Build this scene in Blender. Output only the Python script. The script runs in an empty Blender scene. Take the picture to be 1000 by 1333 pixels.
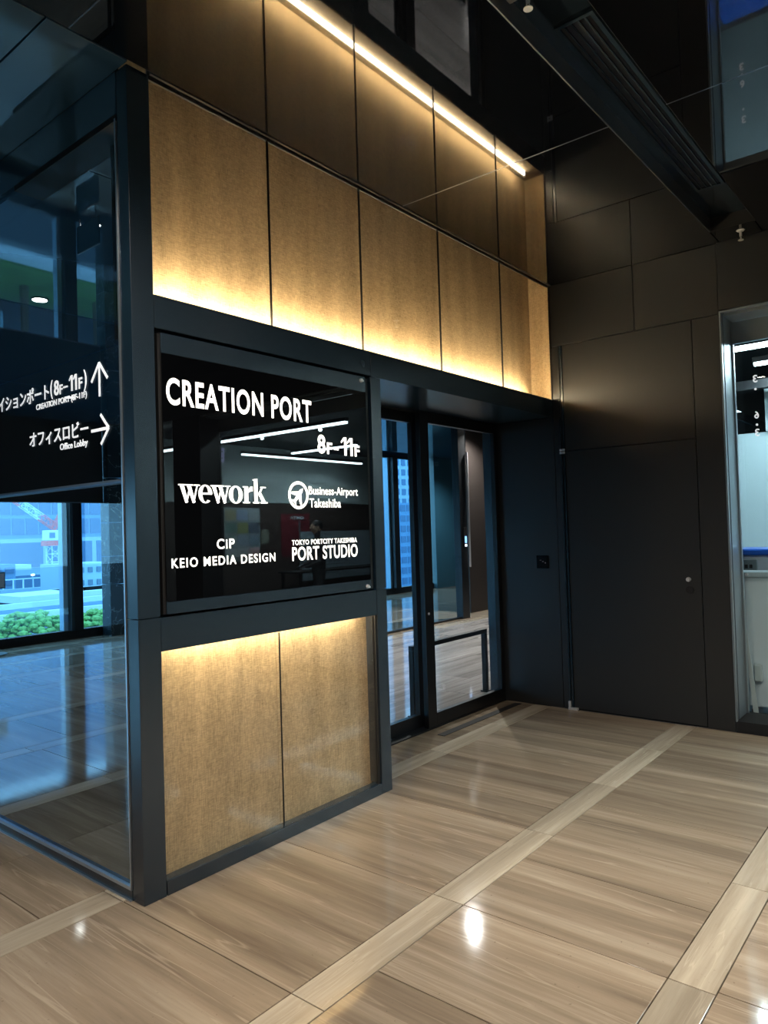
import bpy, bmesh, math, random
from mathutils import Vector, Matrix, Euler
random.seed(7)
S = bpy.context.scene
COL = S.collection

# ------------------------------------------------------------------ camera
F_PX, YAW, PITCH, ROLL = 946.9, math.radians(39.173), math.radians(1.433), math.radians(-1.743)
cam_d = bpy.data.cameras.new('camera'); cam = bpy.data.objects.new('camera', cam_d); COL.objects.link(cam)
fw = Vector((math.cos(YAW)*math.cos(PITCH), math.sin(YAW)*math.cos(PITCH), math.sin(PITCH)))
rt = Vector((math.sin(YAW), -math.cos(YAW), 0)); up = rt.cross(fw)
r2 = rt*math.cos(ROLL) + up*math.sin(ROLL); u2 = -rt*math.sin(ROLL) + up*math.cos(ROLL)
M = Matrix((r2, u2, -fw)).transposed().to_4x4(); M.translation = Vector((-1.786, -2.860, 1.6))
cam.matrix_world = M
cam_d.sensor_fit = 'HORIZONTAL'; cam_d.sensor_width = 36.0; cam_d.lens = F_PX/1000*36.0
cam_d.clip_start = 0.05; cam_d.clip_end = 1000
S.camera = cam

# ------------------------------------------------------------------ world, exposure
w = bpy.data.worlds.new('overcast_sky'); S.world = w; w.use_nodes = True
nt = w.node_tree; nt.nodes.clear()
bg = nt.nodes.new('ShaderNodeBackground'); wo = nt.nodes.new('ShaderNodeOutputWorld')
bg.inputs[0].default_value = (0.55, 0.86, 1.0, 1); bg.inputs[1].default_value = 3.1
nt.links.new(bg.outputs[0], wo.inputs[0])
S.view_settings.view_transform = 'Standard'; S.view_settings.look = 'None'
S.view_settings.exposure = 0.55; S.view_settings.gamma = 1.0; S.view_settings.use_curve_mapping = False
S.cycles.use_denoising = True
S.cycles.max_bounces = 14; S.cycles.transparent_max_bounces = 24; S.cycles.glossy_bounces = 8
S.cycles.sample_clamp_indirect = 6.0

# ------------------------------------------------------------------ lamps of the hall (recessed downlights)
def spot(loc, power, color=(1, .86, .68), size=100, blend=.7, rad=.05, name='downlight_lamp', parent=None):
    l = bpy.data.lights.new(name, 'SPOT'); l.energy = power; l.color = color
    l.spot_size = math.radians(size); l.spot_blend = blend; l.shadow_soft_size = rad
    o = bpy.data.objects.new(name, l); COL.objects.link(o); o.location = loc
    if parent: o.parent = parent
    return o
# daylight portals of the window wall and the fan of light from the sky outside
def portal(x0, x1, z0, z1, y):
    l = bpy.data.lights.new('sky_portal', 'AREA'); l.shape = 'RECTANGLE'; l.size = x1-x0; l.size_y = z1-z0
    l.cycles.is_portal = True
    o = bpy.data.objects.new('sky_portal', l); COL.objects.link(o)
    o.location = ((x0+x1)/2, y, (z0+z1)/2); o.rotation_euler = (math.radians(-90), 0, 0)
portal(-9, 4.6, .14, 2.2, 8.62)
portal(4.9, 14, .14, 3.4, 8.62)

# ------------------------------------------------------------------ helpers
def link(name, me, mat, parent=None):
    o = bpy.data.objects.new(name, me); COL.objects.link(o)
    if mat is not None and len(me.materials) == 0: me.materials.append(mat)
    if parent: o.parent = parent
    return o
def wloc(p):
    v = Vector((0, 0, 0))
    while p: v = v + Vector(p.location); p = p.parent
    return v
def mesh_from(bm, name, smooth=False):
    me = bpy.data.meshes.new(name); bm.to_mesh(me); bm.free()
    if smooth:
        for p in me.polygons: p.use_smooth = True
    return me
def add_box(bm, x, y, z, bevel=0):
    r = bmesh.ops.create_cube(bm, size=1)
    vs = r['verts']
    for v in vs:
        v.co = Vector(((x[0]+x[1])/2 + v.co.x*(x[1]-x[0]), (y[0]+y[1])/2 + v.co.y*(y[1]-y[0]), (z[0]+z[1])/2 + v.co.z*(z[1]-z[0])))
    if bevel:
        es = list({e for v in vs for e in v.link_edges})
        bmesh.ops.bevel(bm, geom=es, offset=bevel, segments=1, affect='EDGES', profile=.5)
    return vs
def box(name, x, y, z, mat, parent=None, bevel=0.0):
    bm = bmesh.new(); 
    c = Vector(((x[0]+x[1])/2, (y[0]+y[1])/2, (z[0]+z[1])/2))
    add_box(bm, (x[0]-c.x, x[1]-c.x), (y[0]-c.y, y[1]-c.y), (z[0]-c.z, z[1]-c.z), bevel)
    o = link(name, mesh_from(bm, name), mat, parent); o.location = c
    if parent: o.location = c - wloc(parent)
    return o
def boxes(name, lst, mat, parent=None, bevel=0.0):
    bm = bmesh.new()
    for x, y, z in lst: add_box(bm, x, y, z, bevel)
    o = link(name, mesh_from(bm, name), mat, parent)
    if parent: o.location = -wloc(parent)
    return o
def cyl_bm(bm, p0, p1, r0, r1=None, seg=20, cap=True):
    r1 = r0 if r1 is None else r1
    p0 = Vector(p0); p1 = Vector(p1); d = p1-p0
    m = Matrix.Translation((p0+p1)/2) @ d.to_track_quat('Z', 'Y').to_matrix().to_4x4()
    bmesh.ops.create_cone(bm, cap_ends=cap, segments=seg, radius1=r0, radius2=r1, depth=d.length, matrix=m)
def cyls(name, lst, mat, parent=None, seg=20, smooth=False):
    bm = bmesh.new()
    for a in lst: cyl_bm(bm, *a, seg=seg)
    o = link(name, mesh_from(bm, name, smooth), mat, parent)
    if parent: o.location = -wloc(parent)
    return o
def empty(name, loc, label=None, cat=None, group=None, kind=None):
    o = bpy.data.objects.new(name, None); COL.objects.link(o); o.location = loc; o.empty_display_size = .1
    return tag(o, label, cat, group, kind)
def tag(o, label=None, cat=None, group=None, kind=None):
    if label: o['label'] = label
    if cat: o['category'] = cat
    if group: o['group'] = group
    if kind: o['kind'] = kind
    return o
def poly_mesh(name, polys, th, mat, parent, frame):
    """extrude 2D polygons; frame = (origin, xdir, ydir)."""
    o_, xd, yd = [Vector(a) for a in frame]; n = xd.cross(yd)
    bm = bmesh.new()
    for poly in polys:
        a = [bm.verts.new(o_ + xd*p[0] + yd*p[1] + n*th) for p in poly]
        b = [bm.verts.new(o_ + xd*p[0] + yd*p[1]) for p in poly]
        bm.faces.new(a); bm.faces.new(b[::-1])
        for i in range(len(poly)):
            j = (i+1) % len(poly); bm.faces.new((a[i], b[i], b[j], a[j]))
    ob = link(name, mesh_from(bm, name), mat, parent)
    if parent: ob.location = -wloc(parent)
    return ob

def one(a, b, c, d):
    w_ = b-a; h = d-c
    return [[(b-w_*.42, c), (b, c), (b, d), (b-w_*.42, d)], [(a, d-h*.26), (a+w_*.10, d-h*.34), (b-w_*.42, d-h*.16), (b-w_*.42, d), (b-w_*.50, d)]]
# text, fitted to a box of the plane (origin, xdir, ydir)
def text(name, s, frame, u0, u1, v0, v1, mat, parent, bold=0.0, th=.004, spacing=1.0, fit_h='bbox'):
    cu = bpy.data.curves.new('t', 'FONT'); cu.body = s; cu.size = 1; cu.offset = bold; cu.space_character = spacing
    cu.resolution_u = 6; cu.fill_mode = 'BOTH'; cu.extrude = .02
    t = bpy.data.objects.new('t', cu); COL.objects.link(t)
    bpy.context.view_layer.update()
    dg = bpy.context.evaluated_depsgraph_get()
    me = bpy.data.meshes.new_from_object(t.evaluated_get(dg)); me.name = name
    bpy.data.objects.remove(t); bpy.data.curves.remove(cu)
    xs = [v.co.x for v in me.vertices]; ys = [v.co.y for v in me.vertices]
    ax, bx_, ay, by = min(xs), max(xs), min(ys), max(ys)
    o_, xd, yd = [Vector(a) for a in frame]; n = xd.cross(yd)
    for v in me.vertices:
        u = u0 + (v.co.x-ax)/(bx_-ax)*(u1-u0); q = v0 + (v.co.y-ay)/(by-ay)*(v1-v0)
        v.co = o_ + xd*u + yd*q + n*(v.co.z/.04+.5)*th
    me.materials.clear()
    ob = link(name, me, mat, parent)
    if parent: ob.location = -wloc(parent)
    return ob

# ------------------------------------------------------------------ materials
def mat(name, color, rough=.5, metal=0., ior=1.5, emit=None, es=0., coat=0.):
    m = bpy.data.materials.new(name); m.use_nodes = True
    b = m.node_tree.nodes['Principled BSDF']
    b.inputs['Base Color'].default_value = (*color, 1); b.inputs['Roughness'].default_value = rough
    b.inputs['Metallic'].default_value = metal; b.inputs['IOR'].default_value = ior
    if coat: b.inputs['Coat Weight'].default_value = coat
    if emit: b.inputs['Emission Color'].default_value = (*emit, 1); b.inputs['Emission Strength'].default_value = es
    return m
def N(m, t, **kw):
    n = m.node_tree.nodes.new(t)
    for k, v in kw.items(): setattr(n, k, v)
    return n
def paint(name, color, rough=.4, ior=1.5, var=.03, scale=3, metal=0.):
    m = mat(name, color, rough, metal, ior); L = m.node_tree.links
    b = m.node_tree.nodes['Principled BSDF']
    tc = N(m, 'ShaderNodeTexCoord'); no = N(m, 'ShaderNodeTexNoise'); no.inputs['Scale'].default_value = scale
    no.inputs['Detail'].default_value = 4
    mr = N(m, 'ShaderNodeMapRange'); mr.inputs[3].default_value = rough*(1-var); mr.inputs[4].default_value = rough*(1+var)
    L.new(tc.outputs['Object'], no.inputs['Vector']); L.new(no.outputs['Fac'], mr.inputs[0]); L.new(mr.outputs[0], b.inputs['Roughness'])
    mx = N(m, 'ShaderNodeMix', data_type='RGBA'); mx.inputs[6].default_value = (*[c*(1-var) for c in color], 1); mx.inputs[7].default_value = (*[min(1, c*(1+var)) for c in color], 1)
    L.new(no.outputs['Fac'], mx.inputs[0]); L.new(mx.outputs[2], b.inputs['Base Color'])
    return m
def glass(name, tint, ior=1.5, rough=0.0):
    m = bpy.data.materials.new(name); m.use_nodes = True; m.node_tree.nodes.clear(); L = m.node_tree.links
    tr = N(m, 'ShaderNodeBsdfTransparent'); tr.inputs[0].default_value = (*tint, 1)
    gl = N(m, 'ShaderNodeBsdfGlossy'); gl.inputs['Roughness'].default_value = rough
    fr = N(m, 'ShaderNodeFresnel'); ge = N(m, 'ShaderNodeNewGeometry'); mi = N(m, 'ShaderNodeMapRange')
    mi.inputs[3].default_value = ior; mi.inputs[4].default_value = 1/ior      # same reflectance on both faces of a thin pane
    L.new(ge.outputs['Backfacing'], mi.inputs[0]); L.new(mi.outputs[0], fr.inputs[0])
    mx = N(m, 'ShaderNodeMixShader'); out = N(m, 'ShaderNodeOutputMaterial')
    L.new(fr.outputs[0], mx.inputs[0]); L.new(tr.outputs[0], mx.inputs[1]); L.new(gl.outputs[0], mx.inputs[2]); L.new(mx.outputs[0], out.inputs[0])
    return m
def stone(name, along, base, dark, light, sx=6.0):
    """travertine slab; veins run along 'x' or 'y' in world space."""
    m = mat(name, base, .12); L = m.node_tree.links; b = m.node_tree.nodes['Principled BSDF']
    ge = N(m, 'ShaderNodeNewGeometry'); oi = N(m, 'ShaderNodeObjectInfo')
    mp = N(m, 'ShaderNodeMapping'); mp.inputs['Scale'].default_value = (sx*1.2, .34, 1) if along == 'y' else (.6, sx*2.0, 1)
    cb = N(m, 'ShaderNodeCombineXYZ'); mu = N(m, 'ShaderNodeMath', operation='MULTIPLY'); mu.inputs[1].default_value = 37
    L.new(oi.outputs['Random'], mu.inputs[0]); L.new(mu.outputs[0], cb.inputs[0]); L.new(mu.outputs[0], cb.inputs[1])
    L.new(ge.outputs['Position'], mp.inputs['Vector'])
    ad = N(m, 'ShaderNodeVectorMath', operation='ADD'); L.new(mp.outputs[0], ad.inputs[0]); L.new(cb.outputs[0], ad.inputs[1])
    n1 = N(m, 'ShaderNodeTexNoise'); n1.inputs['Scale'].default_value = 1.0; n1.inputs['Detail'].default_value = 7; n1.inputs['Roughness'].default_value = .68; n1.inputs['Distortion'].default_value = .12
    L.new(ad.outputs[0], n1.inputs['Vector'])
    cr = N(m, 'ShaderNodeValToRGB'); e = cr.color_ramp.elements
    e[0].position = .30; e[0].color = (*dark, 1); e[1].position = .74; e[1].color = (*light, 1)
    k = e.new(.5); k.color = (*base, 1)
    L.new(n1.outputs['Fac'], cr.inputs[0])
    # thin pale veins
    n2 = N(m, 'ShaderNodeTexNoise'); n2.inputs['Scale'].default_value = 1.3; n2.inputs['Detail'].default_value = 3; n2.inputs['Distortion'].default_value = .15
    L.new(ad.outputs[0], n2.inputs['Vector'])
    s1 = N(m, 'ShaderNodeMath', operation='SUBTRACT'); s1.inputs[1].default_value = .5; L.new(n2.outputs['Fac'], s1.inputs[0])
    s2 = N(m, 'ShaderNodeMath', operation='ABSOLUTE'); L.new(s1.outputs[0], s2.inputs[0])
    s3 = N(m, 'ShaderNodeMapRange'); s3.inputs[1].default_value = 0; s3.inputs[2].default_value = .012; s3.inputs[3].default_value = .38; s3.inputs[4].default_value = 0
    L.new(s2.outputs[0], s3.inputs[0])
    mv = N(m, 'ShaderNodeMix', data_type='RGBA'); mv.inputs[7].default_value = (*[min(1, c*1.12) for c in light], 1)
    L.new(s3.outputs[0], mv.inputs[0]); L.new(cr.outputs[0], mv.inputs[6])
    # pits
    n3 = N(m, 'ShaderNodeTexNoise'); n3.inputs['Scale'].default_value = 60; L.new(ge.outputs['Position'], n3.inputs['Vector'])
    p = N(m, 'ShaderNodeMapRange'); p.inputs[1].default_value = .70; p.inputs[2].default_value = .76; p.inputs[3].default_value = 0; p.inputs[4].default_value = .45
    L.new(n3.outputs['Fac'], p.inputs[0])
    mp2 = N(m, 'ShaderNodeMix', data_type='RGBA'); mp2.inputs[7].default_value = (*[c*.55 for c in dark], 1)
    L.new(p.outputs[0], mp2.inputs[0]); L.new(mv.outputs[2], mp2.inputs[6])
    # slab to slab tone
    hv = N(m, 'ShaderNodeHueSaturation'); mr = N(m, 'ShaderNodeMapRange'); mr.inputs[3].default_value = .70; mr.inputs[4].default_value = .94
    L.new(oi.outputs['Random'], mr.inputs[0]); n4 = N(m, 'ShaderNodeTexNoise'); n4.inputs['Scale'].default_value = .30; n4.inputs['Detail'].default_value = 1; L.new(ad.outputs[0], n4.inputs['Vector'])
    m4 = N(m, 'ShaderNodeMapRange'); m4.inputs[1].default_value = .35; m4.inputs[2].default_value = .65; m4.inputs[3].default_value = .88; m4.inputs[4].default_value = 1.2; L.new(n4.outputs['Fac'], m4.inputs[0])
    mm = N(m, 'ShaderNodeMath', operation='MULTIPLY'); L.new(mr.outputs[0], mm.inputs[0]); L.new(m4.outputs[0], mm.inputs[1]); L.new(mm.outputs[0], hv.inputs['Value']); L.new(mp2.outputs[2], hv.inputs['Color'])
    L.new(hv.outputs[0], b.inputs['Base Color'])
    rr = N(m, 'ShaderNodeMapRange'); rr.inputs[3].default_value = .045; rr.inputs[4].default_value = .10
    L.new(n1.outputs['Fac'], rr.inputs[0]); L.new(rr.outputs[0], b.inputs['Roughness'])
    return m
def fabric(name, base):
    m = mat(name, base, .85); L = m.node_tree.links; b = m.node_tree.nodes['Principled BSDF']
    b.inputs['Specular IOR Level'].default_value = .15
    ge = N(m, 'ShaderNodeNewGeometry'); outs = []
    for sc in ((42, 42, 300), (300, 300, 26), (9, 9, 1.2)):
        mp = N(m, 'ShaderNodeMapping'); mp.inputs['Scale'].default_value = sc; L.new(ge.outputs['Position'], mp.inputs['Vector'])
        n = N(m, 'ShaderNodeTexNoise'); n.inputs['Scale'].default_value = 1; n.inputs['Detail'].default_value = 3; L.new(mp.outputs[0], n.inputs['Vector']); outs.append(n)
    a = N(m, 'ShaderNodeMath', operation='ADD'); L.new(outs[0].outputs['Fac'], a.inputs[0]); L.new(outs[1].outputs['Fac'], a.inputs[1])
    a2 = N(m, 'ShaderNodeMath', operation='MULTIPLY_ADD'); a2.inputs[1].default_value = .7; L.new(outs[2].outputs['Fac'], a2.inputs[0]); L.new(a.outputs[0], a2.inputs[2])
    mr = N(m, 'ShaderNodeMapRange'); mr.inputs[1].default_value = 1.0; mr.inputs[2].default_value = 1.7; L.new(a2.outputs[0], mr.inputs[0])
    cr = N(m, 'ShaderNodeValToRGB'); cr.color_ramp.elements[0].color = (*[c*.60 for c in base], 1); cr.color_ramp.elements[1].color = (*[min(1, c*1.36) for c in base], 1)
    L.new(mr.outputs[0], cr.inputs[0]); L.new(cr.outputs[0], b.inputs['Base Color'])
    bp = N(m, 'ShaderNodeBump'); bp.inputs['Strength'].default_value = .5; bp.inputs['Distance'].default_value = .001
    L.new(a.outputs[0], bp.inputs['Height']); L.new(bp.outputs[0], b.inputs['Normal'])
    return m

M_frame = paint('navy_grey_metal', (.010, .024, .040), .27, 1.75, .03, 2)
M_frame_dark = paint('black_metal', (.006, .007, .009), .35, 1.5)
M_panel = paint('brown_black_panel', (.019, .021, .023), .36, 1.55, .03, 2)
M_mirror = mat('black_mirror_ceiling', (.003, .0035, .005), .025, 0, 1.72)
M_ceil_in = mat('blue_grey_ceiling', (.035, .085, .14), .02, 0, 1.7)
M_trim = mat('dull_metal_trim', (.22, .23, .25), .35, .9)
M_silver = mat('silver_bead', (.55, .60, .66), .3, .85)
M_chrome = mat('chrome', (.85, .86, .88), .35, .6)
M_black = mat('matt_black', (.004, .004, .005), .6)
M_blackglass = mat('black_sign_glass', (.0025, .003, .004), .0, 0, 1.8)
M_band = paint('dark_band_print', (.010, .016, .022), .12, 1.5)
M_glass = glass('clear_glass', (.96, .98, .98), 1.4)
M_glass_fab = glass('panel_glass', (.985, .985, .98), 1.42)
M_glass_win = glass('tinted_window_glass', (.62, .82, .96), 1.4)
M_glass_part = glass('partition_glass', (.88, .94, .98), 1.25)
M_fabric = fabric('woven_gold_fabric', (.52, .385, .228))
M_ledge = mat('beige_ledge', (.30, .23, .15), .6)
M_led = mat('warm_led', (1, .9, .7), .5, emit=(1, .85, .57), es=60)
M_led_low = mat('warm_led_low', (1, .9, .7), .5, emit=(1, .85, .57), es=42)
M_letter = mat('lit_letter', (1, 1, 1), .5, emit=(1, .95, .84), es=1.25)
M_white = mat('white_lit_letter', (.90, .91, .92), .5, emit=(.93, .97, 1), es=.42)
M_tile = stone('travertine_slab', 'y', (.320, .252, .182), (.195, .150, .108), (.500, .415, .315))
M_strip = stone('travertine_border', 'x', (.470, .400, .305), (.350, .290, .215), (.620, .545, .430))
M_tile_in = stone('grey_travertine_slab', 'x', (.42, .38, .35), (.28, .25, .23), (.60, .56, .53))
M_grout = mat('grout', (.035, .028, .022), .9)
M_lamp = mat('downlight_glow', (1, 1, 1), .5, emit=(1, .93, .82), es=26)
M_tube = mat('cool_tube_glow', (1, 1, 1), .5, emit=(.72, .96, 1), es=26)
M_blind = paint('roller_blind_cloth', (.030, .032, .036), .8)
M_dull = paint('dark_wall', (.020, .022, .026), .6)

# ================================================================== SETTING
ZC = 3.715; ZI = 3.50; XF = 4.13; YW = 8.53
# ---- floor
floor = box('floor', (-9, 16), (-11, YW-.021), (-.12, -.012), M_grout); tag(floor, 'travertine floor of large slabs and paler border strips', None, None, 'structure')
tcache = {}
def tile(x0, x1, y0, y1, m):
    g = .0022
    w_, d_ = round(x1-x0-2*g, 4), round(y1-y0-2*g, 4)
    if w_ <= .02 or d_ <= .02: return
    key = (w_, d_, m.name)
    if key not in tcache:
        bm = bmesh.new(); add_box(bm, (-w_/2, w_/2), (-d_/2, d_/2), (-.0119, 0), .0012)
        me = mesh_from(bm, 'floor_tile'); me.materials.append(m); tcache[key] = me
    o = bpy.data.objects.new('border_tile' if m is M_strip else 'floor_tile', tcache[key]); COL.objects.link(o)
    o.location = Vector(((x0+x1)/2, (y0+y1)/2, 0)); o.parent = floor
    o.location = o.location - Vector(floor.location)
STR = [-5.155, -4.145, -3.135, -2.115, -1.105, .125, 1.620, 2.770, 3.900, 5.040, 6.000, 6.950, 8.0]   # y of the border strips
SW = .16
P = .8495; X0 = -.028
def joints(off, lo, hi, step=P): 
    k0 = math.floor((lo-off)/step); r = []
    k = k0
    while True:
        v = off + k*step
        if v > hi: break
        if v > lo: r.append(round(v, 4))
        k += 1
    return r
def row(y0, y1, js, m, lo, hi):
    xs = [lo] + [j for j in js if lo+.03 < j < hi-.03] + [hi]
    for a, b in zip(xs, xs[1:]): tile(a, b, y0, y1, m)
for i, y in enumerate(STR):
    lo, hi = (-3.4, XF) if y < .2 else ((-3.4, 3.02) if y < 4.2 else (-3.4, 11.8))
    h1 = 2.3 if y == 1.620 else hi
    row(y, y+SW, joints(X0, lo, h1), M_strip, lo, h1)
    if i+1 < len(STR):
        y0, y1 = y+SW, STR[i+1]
        if y == -1.105: row(y0, y1, [-2.577, -1.727, -.878, -.028, .8215, 1.671, 2.0, 2.52, 3.37], M_tile, lo, hi)
        elif y == -2.115: row(y0, y1, [-2.3, -1.4, -.60, .25, .8215, 1.36, 2.19, 3.05, 3.7], M_tile, lo, hi)
        elif y == .125:
            ym = (y0+y1)/2 + .01
            hi = 2.3
            row(y0, ym, joints(-.32, lo, hi), M_tile, lo, hi); row(ym, y1, joints(.10, lo, hi), M_tile, lo, hi)
        else: row(y0, y1, joints(X0+(i*.31) % .6, lo, hi), M_tile, lo, hi)
# the inner lobby: greyer slabs laid the other way
row(.125+SW, .61, [3.02], M_tile, 2.3, XF)
for n_, ylo, yhi, xl in ((3, .61, 1.78, 2.3), (6, 1.78, 3.90, 3.02)):
    for j in range(n_):
        ya, yb = ylo+(yhi-ylo)*j/n_, ylo+(yhi-ylo)*(j+1)/n_
        row(ya, yb, joints(2.3+(j % 2)*.62, xl, 11.8, 1.24), M_tile_in, xl, 11.8)
row(3.90, 4.06, joints(X0, 3.02, 11.8), M_strip, 3.02, 11.8)
row(4.06, 5.04, joints(.2, 3.02, 11.8), M_tile, 3.02, 11.8)
row(8.16, 8.508, joints(X0, -3.4, 11.8), M_tile, -3.4, 11.8)
box('floor_surround', (-9, -3.4), (-11, 8.5), (-.012, -.001), M_tile, floor)
box('floor_surround', (XF, 16), (-11, .125), (-.012, -.0005), mat('room_floor_carpet', (.10, .10, .105), .7), floor)
box('floor_surround', (-3.4, XF), (-11, -5.155), (-.012, -.001), M_tile, floor)
box('floor_surround', (11.8, 16), (.285, 8.5), (-.012, -.001), M_tile, floor)

# ---- ceilings
ceil = box('ceiling', (-9, 16), (-11, 8.6), (ZC+.35, ZC+.5), M_black); tag(ceil, 'glossy black panelled ceiling with a recessed air channel', None, None, 'structure')
def cpanel(x, y, z=ZC, th=.03, m=None, name='ceiling_panel'):
    g = .004
    return box(name, (x[0]+g, x[1]-g), (y[0]+g, y[1]-g), (z, z+th), m or M_mirror, ceil, .001)
cx = [-9, -7.06, -4.8, -2.54, -.28, 1.98, XF]
for a, b in zip(cx, cx[1:]):
    cpanel((a, b), (-1.42, -.022))
    for y0, y1 in ((-4.0, -1.72), (-6.3, -4.0), (-8.6, -6.3), (-11, -8.6)): cpanel((a, b), (y0, y1))
cpanel((3.87, XF), (-1.72, -1.42))
# thin metal reveals on the joints
boxes('joint_trim', [((1.977, 1.983), (-1.42, -.03), (ZC-.001, ZC+.02)), ((1.977, 1.983), (-4.0, -1.72), (ZC-.001, ZC+.02)),
    ((-.283, -.277), (-1.42, -.03), (ZC-.001, ZC+.02)), ((-.283, -.277), (-4, -1.72), (ZC-.001, ZC+.02)),
    ((-9, 3.87), (-1.424, -1.418), (ZC-.001, ZC+.10))], M_trim, ceil)
# recessed channel
boxes('channel_wall', [((-9, 3.87), (-1.418, -1.40), (ZC+.001, ZC+.13)), ((-9, 3.87), (-1.735, -1.722), (ZC+.001, ZC+.13)), ((3.87, 3.885), (-1.722, -1.418), (ZC+.001, ZC+.13))], M_black, ceil)
box('channel_panel', (-9, 3.87), (-1.722, -1.418), (ZC+.10, ZC+.13), M_band, ceil)
box('channel_luminaire', (-.4, .885), (-1.70, -1.44), (ZC+.05, ZC+.099), mat('grey_lamp_cover', (.25, .25, .23), .5), ceil, .002)
# ceiling beyond the wall line (lower, blue grey) and outer part at x<0
for a, b in zip([-9, -6, -3, -.37], [-6, -3, -.37, 0]):
    for y0, y1 in ((0, 3.0), (3.0, 6.0), (6.0, 8.53)): cpanel((a, b), (y0-.02, y1), ZC, .03, M_ceil_in)
box('fascia', (-.002, .02), (.09, 8.4), (ZI+.02, ZC), M_ceil_in, ceil)
for a, b in zip([0.02, 2.1, 4.3, 6.5, 8.7, 10.9, 13.1], [2.1, 4.3, 6.5, 8.7, 10.9, 13.1, 16]):
    for y0, y1 in ((.62, 3.0), (3.0, 6.0), (6.0, 8.53)): cpanel((a, b), (y0, y1), ZI, .03, M_ceil_in)
cpanel((0.02, XF), (.30, .62), ZI+.0, .03, M_ceil_in)
box('head_channel', (-.004, .15), (.09, 1.1), (ZI-.01, ZI+.0195), M_black, ceil)
box('room_ceiling', (XF+.3, 16), (-11, .5), (3.62, 3.66), mat('dark_plaster', (.022, .035, .042), .6), ceil)

# ---- wall_right : the dark far wall (x = XF)
wr = box('wall_right', (XF+.022, XF+.12), (-1.39, .72), (0, ZC), M_black); tag(wr, 'dark brown panelled wall at the end of the hall', None, None, 'structure')
def fpanel(y, z, m=M_panel, name='wall_panel'):
    g = .0025
    return box(name, (XF, XF+.021), (y[0]+g, y[1]-g), (z[0]+g, z[1]-g), m, wr, .0012)
fpanel((0.0, .62), (0, 2.549)); fpanel((-.070, 0.0), (0, 2.70)); fpanel((-.070, 0.0), (2.705, 3.17)); fpanel((-.098, -.072), (0, 3.17), M_frame)
fpanel((-1.19, -.100), (2.24, 3.17)); fpanel((-1.393, -1.19), (0.0, 3.17))
fpanel((-.744, 0.0), (3.17, ZC)); fpanel((-1.393, -.744), (3.17, ZC))
box('lintel', (XF+.0, XF+.12), (-5.0, -1.393), (3.20, ZC), M_panel, wr, .001)
box('lintel', (XF+.0, XF+.12), (-11, -5.0), (3.20, ZC), M_panel, wr, .001)
boxes('return_wall', [((XF+.01, 12), (.60, .74), (0, ZI))], M_frame, wr)
box('column', (XF-.02, XF+.335), (-5.66, -5.06), (0, 3.20), M_black, wr, .004)

# flush door in the far wall
d1 = box('door_1', (XF-.001, XF+.020), (-1.187, -.1005), (.012, 2.235), M_panel, None, .0015)
tag(d1, 'flush dark door leaf in the far wall', None, None, 'structure')
cyls('door_knob', [((XF-.001, -1.10, 1.145), (XF-.03, -1.10, 1.145), .012), ((XF-.028, -1.10, 1.145), (XF-.045, -1.10, 1.145), .019, .016)], M_chrome, d1)
cyls('lock_rose', [((XF-.001, -1.10, 1.062), (XF-.009, -1.10, 1.062), .030)], M_black, d1, 28)
boxes('hinge', [((XF-.014, XF-.002), (-.098, -.076), (2.243, 2.262)), ((XF-.014, XF-.002), (-.072, -.050), (2.243, 2.262)), ((XF-.014, XF-.002), (-.098, -.076), (2.218, 2.238)), ((XF-.014, XF-.002), (-.072, -.050), (2.218, 2.238))], M_chrome, d1, .002)
piv = boxes('floor_pivot', [((XF-.035, XF-.002), (-.14, -.055), (.001, .022)), ((XF-.03, XF-.006), (-.075, -.055), (.02, .075))], M_chrome, d1, .003)
boxes('edge_profile', [((XF-.012, XF-.001), (-.070, -.062), (.02, 2.54)), ((XF-.012, XF-.001), (-.098, -.092), (.02, 2.21))], M_frame, d1)

# ---- wall_left : glazed partition in the plane x = 0, with text
wl = box('wall_left', (-.002, .05), (.09, 8.3), (0.0, .045), M_frame); tag(wl, 'glass partition on a low dark rail', None, None, 'structure')
boxes('bead', [((-.006, .012), (.094, 8.3), (.045, .060)), ((-.006, .012), (.091, .100), (.045, ZI)), ((-.012, .0), (.09, 8.3), (0, .004))], M_silver, wl)
box('glass_pane', (.002, .006), (.101, 8.3), (.058, ZI+.02), M_glass_part, wl)
cyls('transom_rail', [((.026, .10, 1.858), (.026, 8.2, 1.858), .012)], mat('grey_rail', (.30, .33, .38), .35, .6), wl, 12)

# ---- wall_front : box with sign and lit fabric, portal over the door (y = 0)
wf = box('wall_front', (.24, 1.70), (.30, .36), (0, ZI), M_black); tag(wf, 'feature wall with lit fabric panels behind glass and a dark metal portal', None, None, 'structure')
B = .0015
box('corner_post', (0, .113), (0, .09), (1.2415, ZC-.0005), M_frame, wf, B); box('corner_post', (0, .113), (0, .09), (0, 1.2385), M_frame, wf, B)
box('portal_beam', (.116, 1.6355), (0, .28), (2.552, 2.705), M_frame, wf, B)
box('portal_beam', (1.6385, XF-.001), (0, .60), (2.549, 2.705), M_frame, wf, B)
box('mullion', (1.630, 1.725), (0, .60), (1.2415, 2.5475), M_frame, wf, B); box('mullion', (1.630, 1.725), (0, .60), (0, 1.2385), M_frame, wf, B)
box('middle_rail', (.1135, 1.627), (0, .012), (1.085, 1.237), M_frame, wf, .001)
box('rail_core', (.122, 1.627), (.013, .110), (1.165, 1.236), M_black, wf)
box('bottom_rail', (.118, 1.627), (0, .06), (0, .066), M_frame, wf, B)
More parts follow.
